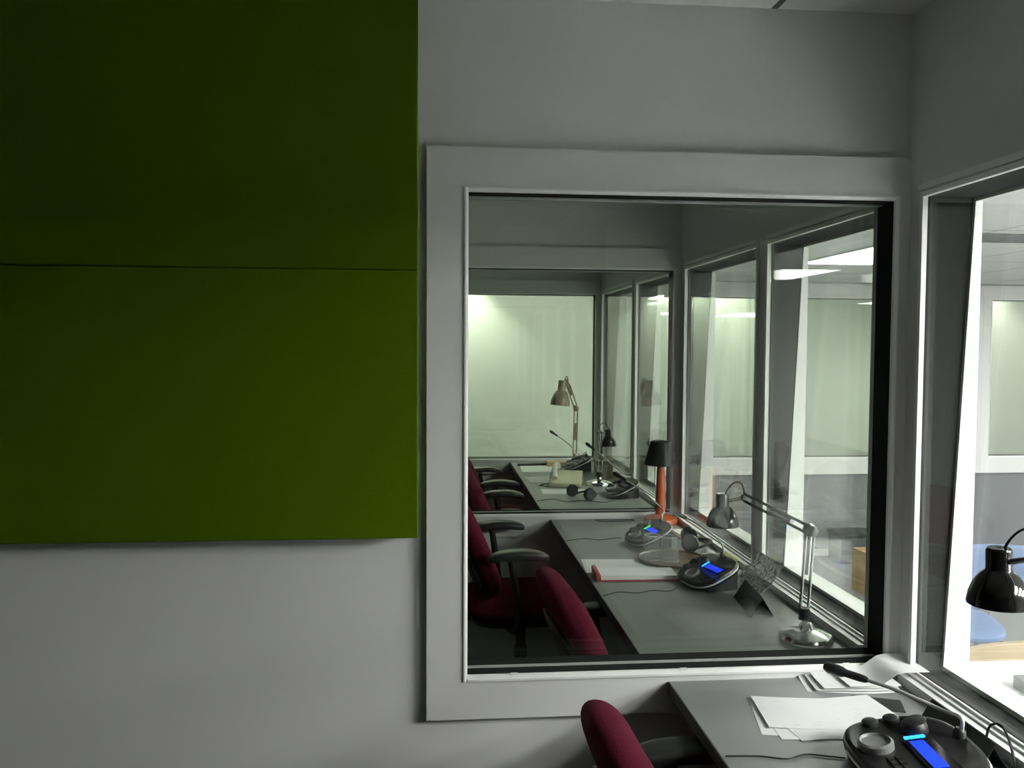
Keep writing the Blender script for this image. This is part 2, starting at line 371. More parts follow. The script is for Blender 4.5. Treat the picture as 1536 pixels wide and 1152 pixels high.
# ------------------------------------------------------------------ lights of the place, plus added unseen fill panels
def troffer(x0, x1, y0, y1, z, label, m='lamp'):
    r = thing('ceiling_light', label, 'ceiling light', ((x0 + x1) / 2, (y0 + y1) / 2, z), 0, 'ceiling light panels')
    hx, hy = (x1 - x0) / 2, (y1 - y0) / 2
    MB().box(-hx, hx, -hy, hy, -.010, -.003).build('diffuser', m, r, smooth=False)
    mb = MB(); t = .008
    mb.box(-hx - t, -hx - .0005, -hy - t, hy + t, -.012, 0); mb.box(hx + .0005, hx + t, -hy - t, hy + t, -.012, 0)
    mb.box(-hx, hx, -hy - t, -hy - .0005, -.012, 0); mb.box(-hx, hx, hy + .0005, hy + t, -.012, 0)
    mb.build('light_frame', 'trim', r, smooth=False)
    return r
for (x0, x1, y0, y1, l, m) in ((2.09, 2.50, 3.755, 4.73, 'lit ceiling panel seen through the second booth glazing', 'lamp'), (2.09, 2.50, -.25, .73, 'lit ceiling panel over the near end of the white meeting table', 'lampk'),
                    (2.09, 2.50, -1.54, -.80, 'lit ceiling panel that shows only as a reflection in the booth glass', 'lamp'), (2.95, 3.45, -.35, .80, 'added fill light panel, unseen, in the middle of the meeting room', 'lampk'),  # mid-room panel is added, unseen, to smooth the light on the green panels
                    (4.3, 5.1, -.45, .95, 'added fill light panel, unseen, on the far side of the meeting room', 'lampk'),  # added out of view to widen the soft light edge on the green panels
                    (4.6, 5.2, 3.6, 4.6, 'added fill light panel, unseen, near the end wall', 'lamp')):  # added out of view as extra light for the meeting room
    troffer(x0, x1, y0, y1, BIG, l, m)
for (x0, x1, l) in ((-.9, 1.5, 'added unseen fill light panel in the corridor behind the third booth'), (2.2, 3.2, 'added unseen fill light panel in the corridor behind the end wall windows'), (4.9, 5.9, 'added unseen fill light panel at the right end of the corridor')):  # unseen panels added as general fill on the corridor wall
    troffer(x0, x1, 6.75, 6.95, CEIL, l, 'lamp2')
for (x, l) in ((.12, 'recessed corridor downlight washing the wall behind the third booth'), (2.58, 'recessed corridor downlight behind the first end wall window'),
               (5.04, 'recessed corridor downlight behind the last end wall window')):
    r = thing('recessed_downlight', l, 'ceiling light', (x, 7.42, CEIL), 0, 'corridor downlights')
    MB().lathe([(.075, -.012), (.075, 0), (.055, 0), (.055, -.010)], 24, cap=False).build('trim_ring', 'trim', r)
    MB().lathe([(.0545, -.004), (.0545, -.001)], 24).build('lens', emit('lit lens', (1, .98, .88), 6), r)
    L = bpy.data.lights.new('downlight_beam', 'SPOT'); L.energy = 20 if x < 1 else 11; L.spot_size = R(104); L.spot_blend = .55; L.color = (1, .98, .88); L.shadow_soft_size = .03
    lo = bpy.data.objects.new('downlight_beam', L); C.objects.link(lo); lo.parent = r; lo.location = (0, 0, -.016)
# air vent in the meeting room ceiling
r = thing('air_vent', 'slatted grey air vent in the meeting room ceiling', 'vent', (2.45, 3.56, BIG))
mb = MB(); mb.box(-.2, .3, -.11, -.09, -.012, 0); mb.box(-.2, .3, .09, .11, -.012, 0); mb.box(-.2, -.18, -.09, .09, -.012, 0); mb.box(.28, .3, -.09, .09, -.012, 0)
mb.build('vent_frame', 'grey', r, smooth=False)
mb = MB()
for k in range(7):
    mb.box(-.18, .28, -.004, .004, -.010, 0, Matrix.Translation((0, -.075 + k * .025, 0)) @ Matrix.Rotation(R(35), 4, 'X'))
mb.build('slats', 'grey', r, smooth=False)

# ------------------------------------------------------------------ green acoustic panels
for (z0, z1, l, d) in ((1.776, CEIL - .02, 'upper green fabric acoustic panel, mostly in shade near the ceiling', 0), (1.146, 1.774, 'lower green fabric acoustic panel with its bottom edge showing above the bare wall', 0)):
    o = MB().box(-1.62, -.0415, 0, .045, z0, z1).build('acoustic_panel', 'green', None, bevel=.003)
    o.location = (0, 1.99, 0); tag(o, l, 'wall panel', 'green acoustic panels')
    # backing frame touching the wall
    MB().box(-1.58, -.075, .0455, .0695, z0 + .03, z1 - .03).build('backing_frame', 'black', o, smooth=False)

# ------------------------------------------------------------------ desks
ZD = .764
def desk(x0, y0, y1, label):
    r = thing('built_in_desk', label, 'desk', (0, 0, 0), 0, 'booth desks')
    MB().box(x0 + .0035, W - .0345, y0, y1, ZD - .028, ZD).build('desk_top', 'desk', r, smooth=False)
    MB().box(x0, x0 + .003, y0, y1, ZD - .029, ZD).build('edge_strip', 'edge', r, smooth=False)
    n = 0
    for y in (y0 + .40, y1 - .10):
        mb = MB(); mb.prism([(x0 + .07, ZD - .0285), (x0 + .07, ZD - .07), (W - .06, .45), (W - .0005, .45), (W - .0005, ZD - .0285)], 'y', y, y + .04)
        mb.build('bracket', 'black', r, smooth=False)
    return r
desk(.580, YB + .02, 2.038, 'nearest grey laminate desk, the one with the loose sheets of paper')
desk(.552, 2.174, 4.022, 'second grey desk, seen through the window, with glasses on a tray')
desk(.536, 4.157, 6.032, 'farthest grey desk, with the beige telephone')

# ------------------------------------------------------------------ office chairs (built facing +X)
def office_chair(label):
    r = thing('office_chair', label, 'chair', (0, 0, 0), 0, 'burgundy office chairs')
    MB().pillow(.50, .48, .085, lambda a, b, c: (a, b, c - .03 * max(0, a / .25) ** 3 * .8), rim=.1, mtx=Matrix.Translation((.0, 0, .435))).build('seat', 'burg', r)
    MB().pillow(.47, .46, .03, mtx=Matrix.Translation((0, 0, .384))).build('seat_shell', 'black', r)
    # backrest: a = across (y), b = up, c = forward
    def bend(a, b, c):
        return (c - .40 * b - .10 * (b + .1) ** 2 + .28 * a * a, a, b)
    bm = Matrix.Translation((-.215, 0, .695))
    MB().pillow(.43, .43, .100, bend, n=28, e=3.0, mtx=bm, rim=.02, pw=8).build('backrest', 'burg', r)
    def shell(a, b, c):
        x, y, z = bend(a, b - .055, c); return (x - .055, y, z)
    MB().pillow(.37, .27, .03, shell, n=20, e=3.2, mtx=bm).build('back_shell', 'dgrey', r)
    MB().tube(spline([(-.02, 0, .365), (-.20, 0, .36), (-.29, 0, .43), (-.285, 0, .56), (-.285, 0, .62)]), .022, 10).build('back_support', 'black', r)
    for s in (-1, 1):
        a = MB()
        a.tube(spline([(-.09, s * .19, .372), (-.07, s * .275, .385), (-.06, s * .29, .46), (-.09, s * .29, .675)]), .015, 10)
        a = a.build('armrest', 'black', r)
        MB().pillow(.25, .085, .035, lambda a_, b_, c_: (a_, b_, c_ - 1.1 * a_ * a_), n=14, e=3, mtx=Matrix.Translation((-.06, s * .29, .70))).build('arm_pad', 'dgrey', a)
    MB().lathe([(.06, .345), (.10, .355), (.10, .3685)], 16).build('tilt_mechanism', 'black', r)
    MB().lathe([(.028, .12), (.028, .28), (.022, .28), (.022, .42)], 16).build('gas_lift', 'black', r)
    b = MB(); b.lathe([(.05, .07), (.05, .12), (.03, .125)], 16)
    for k in range(5):
        an = 2 * PI * k / 5 + .3; b.tube([(.03 * math.cos(an), .03 * math.sin(an), .10), (.30 * math.cos(an), .30 * math.sin(an), .068)], [.024, .015], 8)
    b = b.build('star_base', 'black', r)
    for k in range(5):
        an = 2 * PI * k / 5 + .3; p = (.29 * math.cos(an), .29 * math.sin(an), .0285)
        m_ = Matrix.Translation(p) @ Matrix.Rotation(an, 4, 'Z') @ Matrix.Rotation(PI / 2, 4, 'X')
        MB().lathe([(.020, -.022), (.028, -.016), (.028, .016), (.020, .022)], 14, mtx=m_).build('caster', 'dgrey', b)
    return r
def copy_tree(o, parent=None):
    c = o.copy(); C.objects.link(c)
    if parent: c.parent = parent
    for ch in o.children: copy_tree(ch, c)
    return c
chair0 = office_chair('burgundy office chair at the nearest desk, its back cut by the photo bottom')
CH = [(.615, 1.50, 2, .012, None), (.648, 2.512, 4, .012, 'burgundy office chair nearest behind the glass, low back close to the front window'),
      (.375, 3.66, 4, .06, 'burgundy office chair in the second booth with raised grey arm pads'),
      (.44, 4.50, 0, .06, 'burgundy office chair in the third booth showing little more than a pale arm pad'),
      (.42, 5.42, 6, .065, 'farthest burgundy office chair, its back against the bright corridor wall')]
chairs = [chair0] + [copy_tree(chair0) for _ in CH[1:]]
for o, (x, y, a, dz, l) in zip(chairs, CH):
    if l: o['label'] = l
    o.location = (x, y, 0); o.rotation_euler = (0, 0, R(a))
    for ch in o.children:       # raised on its gas lift
        if not ch.name.startswith(('gas_lift', 'star_base')): ch.location.z = dz

# ------------------------------------------------------------------ desk consoles with goosenecks
def console(loc, rz, label, mic, tilt=20, round_led='led', disp='lcd', scl=.80):
    """local: +y forward (away from the operator), +x operator's right, z up"""
    r = thing('interpreter_console', label, 'console', loc, rz, 'interpreter consoles')
    r.scale = (scl, scl, scl); mic = [Vector(q) / scl for q in mic]
    T = Matrix.Translation((0, -.085, .012)) @ Matrix.Rotation(R(tilt), 4, 'X') @ Matrix.Translation((0, .085, 0))
    # rounded body
    out = []
    for k in range(40):
        t = 2 * PI * k / 40; c, s = math.cos(t), math.sin(t)
        e = 2 / 3.0
        out.append((.132 * math.copysign(abs(c) ** e, c), .116 * math.copysign(abs(s) ** e, s)))
    def ring(sc, z): return [T @ Vector((x * sc, y * sc, z)) for x, y in out]
    lv = [(.93, 0), (.985, .006), (1, .016), (1, .026), (.975, .034), (.90, .0375), (.86, .036)]
    vs = [v for sc, z in lv for v in ring(sc, z)]; n = 40; fs = []
    for i in range(len(lv) - 1):
        for k in range(n): fs.append((i * n + k, i * n + (k + 1) % n, (i + 1) * n + (k + 1) % n, (i + 1) * n + k))
    fs += [tuple(range(n - 1, -1, -1)), tuple((len(lv) - 1) * n + k for k in range(n))]
    MB().add(vs, fs).build('console_body', 'cons', r)
    # silver band around the rim, rear half
    MB().tube([T @ Vector((x * 1.0, y * 1.0, .021)) for x, y in out[29:] + out[:13]], .0036, 8).build('rim_band', 'silver', r)
    tn = math.tan(R(tilt)); zz = lambda y: .011 + (y + .085) * tn
    MB().prism([(-.07, 0), (.075, 0), (.075, zz(.075)), (-.07, zz(-.07))], 'x', -.095, .095).build('console_foot', 'black', r, smooth=False)
    zt = .0362
    MB().box(-.016, .106, -.012, .046, zt, zt + .003, T).build('display_bezel', 'blackg', r, smooth=False)
    MB().box(-.009, .096, -.002, .026, zt + .0031, zt + .0042, T)  .build('display', disp, r, smooth=False)
    mb = MB()
    for k in range(4): mb.box(-.030, -.023, -.004 + k * .0105, .005 + k * .0105, zt + .001, zt + .0045, T)
    mb.build('indicator_light', round_led, r, smooth=False)
    # knobs around the left rim
    for (x, y) in ((-.104, -.040), (-.108, .005), (-.090, .052)):
        MB().lathe([(.017, 0), (.0165, .007), (.013, .010), (.005, .011)], 18, mtx=T @ Matrix.Translation((x, y, zt))).build('knob', 'dgrey', r)
    MB().lathe([(.026, 0), (.0255, .012), (.020, .020), (.006, .023)], 22, mtx=T @ Matrix.Translation((-.056, .030, zt))).build('volume_dial', 'black', r)
    sp = MB().lathe([(.034, 0), (.034, .012), (.029, .015), (.026, .010), (.010, .009)], 26, mtx=T @ Matrix.Translation((-.012, -.066, zt))).build('loudspeaker', 'grey', r)
    mb = MB()
    for k in range(8): mb.box(.034 + (k % 4) * .018, .048 + (k % 4) * .018, -.050 - (k // 4) * .016, -.039 - (k // 4) * .016, zt, zt + .004, T)
    mb.build('keypad', 'black', r, smooth=False)
    # gooseneck
    p0 = T @ Vector((-.012, .098, zt)); g = [p0] + [Vector(m_) for m_ in mic]
    pts = spline([p0 - Vector((0, 0, .004)), p0 + Vector((0, .003, .035))] + [Vector(m_) for m_ in mic], 10)
    MB().lathe([(.013, -.004), (.012, .012), (.007, .018)], 16, mtx=Matrix.Translation(p0)).build('microphone_socket', 'black', r)
    gn = MB().tube(pts, .0042, 8).build('gooseneck', mat('satin steel tube', (.62, .62, .61), .38, metal=.7), r)
    d = (pts[-1] - pts[-4]).normalized()
    MB().lathe([(.005, -.006), (.0075, 0), (.0085, .012), (.0085, .04), (.0115, .048), (.0125, .06), (.0115, .078), (.006, .087)], 16, mtx=frame_to(pts[-1], d)).build('microphone', 'black', gn)
    return r
RZ = -PI / 2       # operator faces +X
# mic points are local: x' = -(Y-Yc), y' = X-Xc
def loc_mic(c, rz, pts):
    q = Matrix.Rotation(-rz, 4, 'Z')
    return [q @ (Vector(p) - Vector(c)) for p in pts]
c = (.935, 1.545, ZD); a = RZ + R(-6)
console(c, a, 'near dark grey console with lit blue display and long gooseneck, bottom right of the photo',
        loc_mic(c, a, [(1.025, 1.605, .866), (.965, 1.660, .884), (.915, 1.705, .892)]), tilt=8, scl=1.0)
c = (.962, 2.865, ZD); a = RZ + R(14)
console(c, a, 'console with two lit blue displays between the tray and the propped newspaper',
        loc_mic(c, a, [(1.04, 3.02, .89), (1.00, 3.12, .925), (.97, 3.19, .935)]), tilt=24)
c = (.905, 3.475, ZD); a = RZ + R(10)
console(c, a, 'console with a green light standing behind the upturned glasses',
        loc_mic(c, a, [(1.00, 3.64, .88), (.93, 3.70, .95), (.86, 3.76, .995)]), tilt=24, round_led='gled')
c = (1.045, 4.62, ZD); a = RZ + R(10)
console(c, a, 'console at the near end of the farthest desk, beside black headphones',
        loc_mic(c, a, [(1.06, 4.70, .88), (.98, 4.78, .95), (.92, 4.84, 1.0)]), tilt=24, round_led='grey', disp='off')
c = (.965, 5.62, ZD); a = RZ + R(8)
console(c, a, 'farthest console, below the cream lamp',
        loc_mic(c, a, [(.98, 5.68, .86), (.91, 5.73, .93), (.84, 5.80, .98)]), tilt=24, round_led='grey', disp='off')

def tent(x, y, rz, label):
    r = thing('card_holder', label, 'card holder', (x, y, ZD + .0005), R(rz), 'black card holders')
    MB().prism([(-.038, 0), (-.036, 0), (.0, .058), (-.001, .060)], 'x', -.105, .095).build('front_flap', 'black', r, smooth=False)
    MB().prism([(.038, 0), (.036, 0), (.0005, .058), (.0005, .060)], 'x', -.12, .095).build('rear_flap', 'black', r, smooth=False)
    return r
tent(1.095, 1.655, 90, 'folded black card holder standing beside the near console')
tent(1.022, 2.625, 84, 'folded black card holder between the blue-lit console and the chrome lamp base')
# ------------------------------------------------------------------ lamps
def arm_lamp(label, base, elbow, head, shade_c, axis, sr, sh, m_shade='blackg', m_arm='steel', m_base='chrome', base_r=.075, lower=None):
    """spring-arm desk lamp; every point is relative to the base centre on the desk"""
    r = thing('desk_lamp', label, 'lamp', base, 0, 'spring arm desk lamps')
    MB().lathe([(base_r, 0), (base_r, .010), (base_r * .92, .020), (base_r * .55, .030), (.022, .034), (.016, .05), (.010, .055)], 32).build('base', m_base, r)
    p0 = Vector(lower or (0, 0, .05)); e = Vector(elbow); h = Vector(head)
    def rods(a, b, off, nm):
        d = (b - a).normalized(); s = d.cross(Vector((0, 1, 0)) if abs(d.y) < .8 else Vector((1, 0, 0))).normalized() * off
        mb = MB(); mb.tube([a + s, b + s], .0048, 8); mb.tube([a - s, b - s], .0048, 8)
        mb.tube([a + d * .10, a + d * .22], .0075, 8)
        return mb.build(nm, m_arm, r)
    MB().tube([p0 - Vector((0, 0, .004)), p0 + Vector((0, 0, .03))], .016, 12).build('pivot', 'black' if m_arm == 'steel' else m_arm, r)
    rods(p0 + Vector((0, 0, .025)), e, .012, 'lower_arm'); rods(e, h, .012, 'upper_arm')
    MB().lathe([(.012, -.014), (.020, -.010), (.020, .010), (.012, .014)], 16, mtx=frame_to(e, (0, 1, .2))).build('elbow_joint', m_arm, r)
    ax = Vector(axis).normalized(); sc = Vector(shade_c)      # shade opens along ax
    m = frame_to(sc, -ax)                                     # z toward the closed cap
    prof = [(sr, -sh * .5), (sr * 1.0, -sh * .46), (sr * .93, -sh * .28), (sr * .80, -sh * .12), (sr * .60, sh * .03), (sr * .44, sh * .10), (sr * .41, sh * .12), (sr * .41, sh * .46), (sr * .36, sh * .5), (.004, sh * .5)]
    inner = [(x * .95, z + .0) for x, z in prof[:5]][::-1]
    sd = MB().lathe(inner + prof, 32, mtx=m, cap=False).build('lamp_shade', m_shade, r)
    k = m @ Vector((0, 0, sh * .22)); d = (h - k)
    MB().tube([k + d * .14 if d.length > .05 else k, h], .006, 8).build('shade_bracket', m_arm, r)
    MB().lathe([(.010, -.009), (.013, 0), (.010, .009)], 14, mtx=frame_to(h, (0, 1, .1))).build('head_joint', m_arm, r)
    top = m @ Vector((sr * .2, 0, sh * .49))
    MB().tube(bez(top, top + Vector((0, 0, .05)) + (h - top) * .3, h + Vector((0, 0, .08)), h + Vector((0, 0, .0)), 12), .0028, 6).build('cord', 'black', r)
    return r
B = Vector((1.055, 2.30, ZD))
arm_lamp('black spring arm lamp with chrome base just behind the front window', B, Vector((1.112, 2.41, 1.055)) - B, Vector((1.055, 2.80, 1.085)) - B,
         Vector((.978, 2.80, 1.045)) - B, (.02, 0, -1), .055, .112, lower=(.02, .06, .045))
B = Vector((1.06, 1.02, ZD))
arm_lamp('black lamp hanging before the nearest window at the right edge of the photo', B, Vector((1.13, 1.14, 1.18)) - B, Vector((1.145, 1.49, 1.205)) - B,
         Vector((1.108, 1.56, 1.152)) - B, (.03, .0, -1), .0585, .112)
B = Vector((.985, 5.02, ZD))
arm_lamp('black lamp folded upright beside the drinking glass on the farthest desk', B, Vector((1.0, 5.05, .93)) - B, Vector((.99, 5.04, 1.085)) - B,
         Vector((1.045, 5.06, 1.045)) - B, (.05, 0, -1), .05, .10, base_r=.08)
B = Vector((.982, 5.90, ZD))
arm_lamp('cream lamp standing tall at the far end of the farthest desk', B, Vector((.985, 5.88, 1.165)) - B, Vector((.925, 5.86, 1.33)) - B,
         Vector((.875, 5.85, 1.275)) - B, (-.10, 0, -1), .070, .175, m_shade='cream', m_arm='cream', m_base='black', base_r=.055)
# turned wooden table lamp
r = thing('table_lamp', 'orange wooden table lamp with a black conical shade', 'lamp', (1.064, 3.915, ZD))
MB().lathe([(.082, 0), (.084, .012), (.078, .026), (.05, .036), (.024, .042), (.022, .06)], 36).build('base', 'redwood', r)
MB().lathe([(.024, .058), (.022, .12), (.018, .25), (.015, .30)], 24).build('column', 'redwood', r)
MB().lathe([(.006, .30), (.006, .34)], 12).build('lamp_holder', 'black', r)
MB().lathe([(.073, .278), (.079, .278), (.050, .388), (.044, .390), (.0, .390), (.0, .386), (.046, .386)], 36, cap=False).build('lamp_shade', mat('black shade cloth', (.011, .011, .0125), .7, spec=.2), r)
MB().tube([(-.028, 0, .17), (-.028, 0, .30)], .0015, 6).build('pull_cord', 'black', r)

# ------------------------------------------------------------------ paper and desk clutter
def sheet(name, label, cat, m, x, y, w, l, rot, z=.0004, th=.0005, group=None, fn=None):
    mb = MB(); n = 12 if fn else 1
    vs = []; fs = []
    for s in (0, 1):
        for j in range(n + 1):
            for i in range(n + 1):
                a, b = -w / 2 + w * i / n, -l / 2 + l * j / n
                vs.append((a, b, (fn(a, b) if fn else 0) + (th if s else 0)))
    N = n + 1
    for j in range(n):
        for i in range(n):
            q = (j * N + i, j * N + i + 1, (j + 1) * N + i + 1, (j + 1) * N + i); fs.append(tuple(x_ + N * N for x_ in q)); fs.append(q[::-1])
    ed = list(range(N)) + [j * N + n for j in range(1, N)] + [n * N + i for i in range(n - 1, -1, -1)] + [j * N for j in range(n - 1, 0, -1)]
    for k in range(len(ed)): a, b = ed[k], ed[(k + 1) % len(ed)]; fs.append((a, b, b + N * N, a + N * N))
    o = mb.add(vs, fs).build(name, m); o.location = (x, y, ZD + z); o.rotation_euler = (0, 0, R(rot))
    return tag(o, label, cat, group)
G = 'loose sheets on the nearest desk'
sheet('paper_sheet', 'lowest loose white sheet, its corner sticking out to the left of the nearest desk pile', 'paper', 'paper', .862, 1.800, .285, .19, -12, .0004, group=G)
sheet('paper_sheet', 'loose white sheet lying second from below, its edge along the front of the pile', 'paper', 'paper', .885, 1.795, .285, .19, -4, .0011, group=G)
sheet('paper_sheet', 'loose white sheet turned toward the console, under the top sheet', 'paper', 'paper', .905, 1.808, .28, .19, 6, .0018, group=G)
sheet('paper_sheet', 'topmost loose white sheet on the nearest desk, with faint print', 'paper', 'paper', .880, 1.825, .285, .165, -7, .0025, group=G, fn=lambda a, b: .003 * (a / .14) ** 2)
sheet('dark_folder', 'flat dark folder poking out between the loose sheets and the corner pile', 'folder', 'dgrey', 1.035, 1.868, .11, .07, -20, .0002, th=.002)
G = 'papers piled in the corner of the nearest desk'
def curl(k): return lambda a, b: .0 + .045 * max(0, (a - .02) / .13) ** 2 * k + .02 * max(0, b / .055) ** 2 * k
for k, (x, y, w, l, rt, lab) in enumerate([(1.010, 1.977, .205, .090, -10, 'bottom sheet of the corner pile by the front window, sticking out furthest left'),
                                  (1.025, 1.977, .20, .092, -6, 'white sheet in the corner pile, second from the bottom'),
                                  (1.035, 1.978, .19, .094, -3, 'white sheet in the middle of the corner pile with a dark gap under its edge'),
                                  (1.098, 1.976, .20, .10, 0, 'topmost white sheet of the corner pile, curling up against the window sill')]):
    def top(a, b): t = min(1, max(0, (a + .03) / .06)); return .030 * t * t * (3 - 2 * t) + .01 * max(0, b / .05) ** 2
    sheet('paper_sheet', lab, 'paper', 'plain', x, y, w, l, rt, .0005 + .0062 * k, group=G, fn=top if k == 3 else curl(.3))
# thin cables
def cable(label, pts, rad=.0022, m='black', name='cable'):
    p0 = Vector(pts[0]); r_ = [Vector(p) - p0 for p in pts]
    o = MB().tube(spline(r_, 8), rad, 7).build(name, m); o.location = p0
    return tag(o, label, 'cable', None)
z = ZD + .0026
cable('thin dark cable running from the near console to the front edge of the nearest desk', [(.590, 1.646, z), (.66, 1.640, z), (.71, 1.625, z), (.755, 1.640, z), (.79, 1.632, z), (.830, 1.618, z)], .0016)
cable('black cable looping up beside the near console', [(1.118, 1.600, z), (1.130, 1.615, .795), (1.140, 1.618, .822), (1.150, 1.600, .832), (1.150, 1.575, .815), (1.146, 1.552, .785), (1.138, 1.53, z), (1.12, 1.46, z)], .0026)
cable('thin dark cable across the second desk in front of the red folder', [(.560, 2.76, z), (.62, 2.80, z), (.68, 2.785, z), (.74, 2.81, z), (.80, 2.80, z), (.845, 2.86, z)], .0016)
cable('thin dark cable across the far half of the second desk', [(.560, 3.56, z), (.64, 3.60, z), (.70, 3.57, z), (.77, 3.60, z), (.81, 3.60, z)], .0016)
cable('wavy dark cable across the near end of the farthest desk', [(.545, 4.50, z), (.64, 4.55, z), (.70, 4.47, z), (.80, 4.50, z), (.90, 4.44, z), (.97, 4.50, z)], .0018)
cable('black cord lying along the back edge of the second desk beside the orange lamp', [(.76, 3.985, z), (.85, 3.99, z), (.94, 3.985, z), (.945, 3.96, z), (.86, 3.95, z), (.77, 3.955, z)], .003)
cable('dark cord bundled in front of the telephone on the farthest desk', [(.62, 5.00, z), (.66, 5.06, z), (.69, 5.02, z), (.66, 4.97, z), (.64, 5.04, z)], .004)

# red folder and papers, second desk
sheet('paper_sheet', 'white sheet sticking out behind the red folder', 'paper', 'paper2', .712, 3.145, .30, .20, -4, .0004, group='papers on the second desk')
r = thing('ring_binder', 'red binder lying open with a thick white wad of paper, in front of the tray', 'binder', (.722, 3.005, ZD), R(-3))
MB().box(-.145, .15, -.075, .045, .001, .005).build('cover', 'red', r, smooth=False)
MB().box(-.150, -.135, -.075, .045, .0055, .030).build('spine', 'red', r, bevel=.003)
MB().box(-.130, .145, -.070, .04, .0055, .020).build('paper_wad', 'paper', r, smooth=False)
# tray and upturned tumblers
r = thing('serving_tray', 'round brown tray under the two upturned glasses', 'tray', (.925, 3.215, ZD))
MB().lathe([(.118, 0), (.132, .004), (.136, .012), (.130, .012), (.124, .007), (.0, .006)], 44).build('tray_dish', 'tray', r)
def tumbler(x, y, z, label, up=False, grp='drinking glasses'):
    pr = [(.037, 0), (.030, .092), (.028, .096), (.0, .096)] if not up else [(.0, 0), (.028, 0), (.030, .004), (.036, .096)]
    inn = [(.0, .086), (.0275, .086), (.0345, 0)] if not up else [(.0345, .096), (.0285, .010), (.0, .010)]
    prof = (inn + pr) if not up else (pr + inn)
    o = MB().lathe([(max(a, .0008), b) for a, b in prof], 30, cap=False).build('drinking_glass', 'tumbler'); o.location = (x, y, z)
    for (q, zq, nm) in ((.0358, .0018, 'mouth_rim_glint'), (.0292, .0945, 'base_rim_glint')):  # whitish rings stand in for highlights along mouth and base
        if up: zq = .096 - zq
        MB().tube([(q * math.cos(2 * PI * k / 28), q * math.sin(2 * PI * k / 28), zq) for k in range(29)], .0013, 6).build(nm, 'rim', o)
    return tag(o, label, 'glass', grp)
tumbler(.842, 3.215, ZD + .0075, 'left one of the two clear glasses standing upside down on the brown tray')
tumbler(.905, 3.185, ZD + .0075, 'right one of the two clear glasses upside down on the tray, nearer the console')
tumbler(1.03, 5.17, ZD + .0005, 'upright clear glass on the farthest desk by the black lamp', True)
# folders near the sill, second desk
sheet('manila_folder', 'tan folder lying by the sill behind the blue-lit console', 'folder', 'tan', 1.100, 3.635, .095, .18, 2, .0004, th=.012)
sheet('paper_sheet', 'white paper lying on top of the tan folder by the sill', 'paper', 'paper2', 1.102, 3.63, .08, .14, 4, .0128, th=.004, group='papers on the second desk')
sheet('paper_stack', 'white paper stack on the sill side of the desk under the yellow folder', 'paper', 'plain', 1.106, 3.185, .085, .16, 1, .0004, th=.012, group='papers on the second desk')
sheet('yellow_folder', 'olive yellow folder on the paper stack beside the window post', 'folder', 'yellow', 1.106, 3.15, .082, .13, 1, .0128, th=.014)
# propped newspaper
def lean(a, b): return .004 + .12 * max(0, (a + .055) / .115) ** 2.0
sheet('newspaper', 'curled newspaper propped against the window behind the near console lamp', 'newspaper', 'news', 1.116, 2.83, .096, .22, 0, .0002, th=.0012, fn=lean)
sheet('paper_sheet', 'blank sheet lying below the curled newspaper', 'paper', 'plain', 1.09, 2.70, .11, .10, 20, .0002 - .0001, th=.0004, group='papers on the second desk') if False else None
# headphones
def headphones(x, y, rz, label):
    r = thing('headphones', label, 'headphones', (x, y, ZD), R(rz), 'headphones')
    MB().tube([(.075 * math.cos(t), .080 * math.sin(t), .012 + .022 * math.sin(t)) for t in [PI * k / 16 for k in range(17)]], .006, 8).build('headband', 'black', r)
    for s in (-1, 1):
        c_ = MB().lathe([(.020, -.014), (.034, -.012), (.036, .004), (.030, .012), (.012, .012)], 20, mtx=frame_to((s * .075, -.008, .037), (s, 0, .15))).build('ear_cup', 'black', r)
    return r
headphones(1.062, 3.412, -105, 'black headphones lying between the tray and the tan folder')
headphones(.80, 4.56, -60, 'black headphones at the near end of the farthest desk')

# farthest desk
r = thing('telephone', 'beige desk telephone with a pale handset on the farthest desk', 'telephone', (.775, 5.03, ZD), R(-14))
MB().prism([(-.10, 0), (.10, 0), (.10, .075), (.06, .08), (-.10, .025)], 'x', -.085, .105).build('telephone_body', 'beige', r, bevel=.006)
mb = MB()
for k in range(12): mb.box(.005 + (k % 3) * .022, .021 + (k % 3) * .022, -.07 + (k // 3) * .022, -.056 + (k // 3) * .022, .035, .041, Matrix.Translation((0, .0, .0)) @ Matrix.Rotation(R(18), 4, 'X'))
mb.build('keypad', 'grey', r, smooth=False)
h = MB(); h.tube(spline([(-.055, -.095, .055), (-.055, -.06, .092), (-.055, .0, .108), (-.055, .06, .112), (-.055, .095, .095)]), [.024] * 6 + [.017] * 21 + [.024] * 6, 12)
h.build('handset', mat('pale grey handset', (.62, .62, .56), .4), r)
sheet('paper_sheet', 'white sheet under the telephone on the farthest desk', 'paper', 'plain', .745, 4.93, .28, .20, -6, .0002, th=.0004, group='papers on the farthest desk') if False else None
G = 'papers on the farthest desk'
sheet('paper_sheet', 'white sheet in front of the beige telephone', 'paper', 'plain', .745, 4.80, .27, .16, -3, .0004, group=G)
sheet('paper_sheet', 'pale sheet lying left of the telephone', 'paper', 'paper2', .655, 5.24, .17, .24, 4, .0004, group=G)
sheet('paper_sheet', 'white sheet at the far end of the farthest desk', 'paper', 'plain', .70, 5.70, .24, .30, -3, .0004, group=G)
o = MB().box(-.13, .13, -.008, .008, 0, .014).build('ruler', 'black'); o.location = (.70, 5.87, ZD + .001); o.rotation_euler = (0, 0, R(8)); tag(o, 'long black ruler across the white sheet at the far end of the desk', 'ruler')
r = thing('cardboard_box', 'small brown box by the window on the farthest desk', 'box', (1.08, 5.36, ZD + .0005), R(-8))
MB().box(-.055, .055, -.10, .10, 0, .10).build('box_body', 'brown', r, bevel=.002)
MB().box(-.058, .058, -.103, .103, .1005, .112).build('box_lid', 'brown', r, bevel=.002)
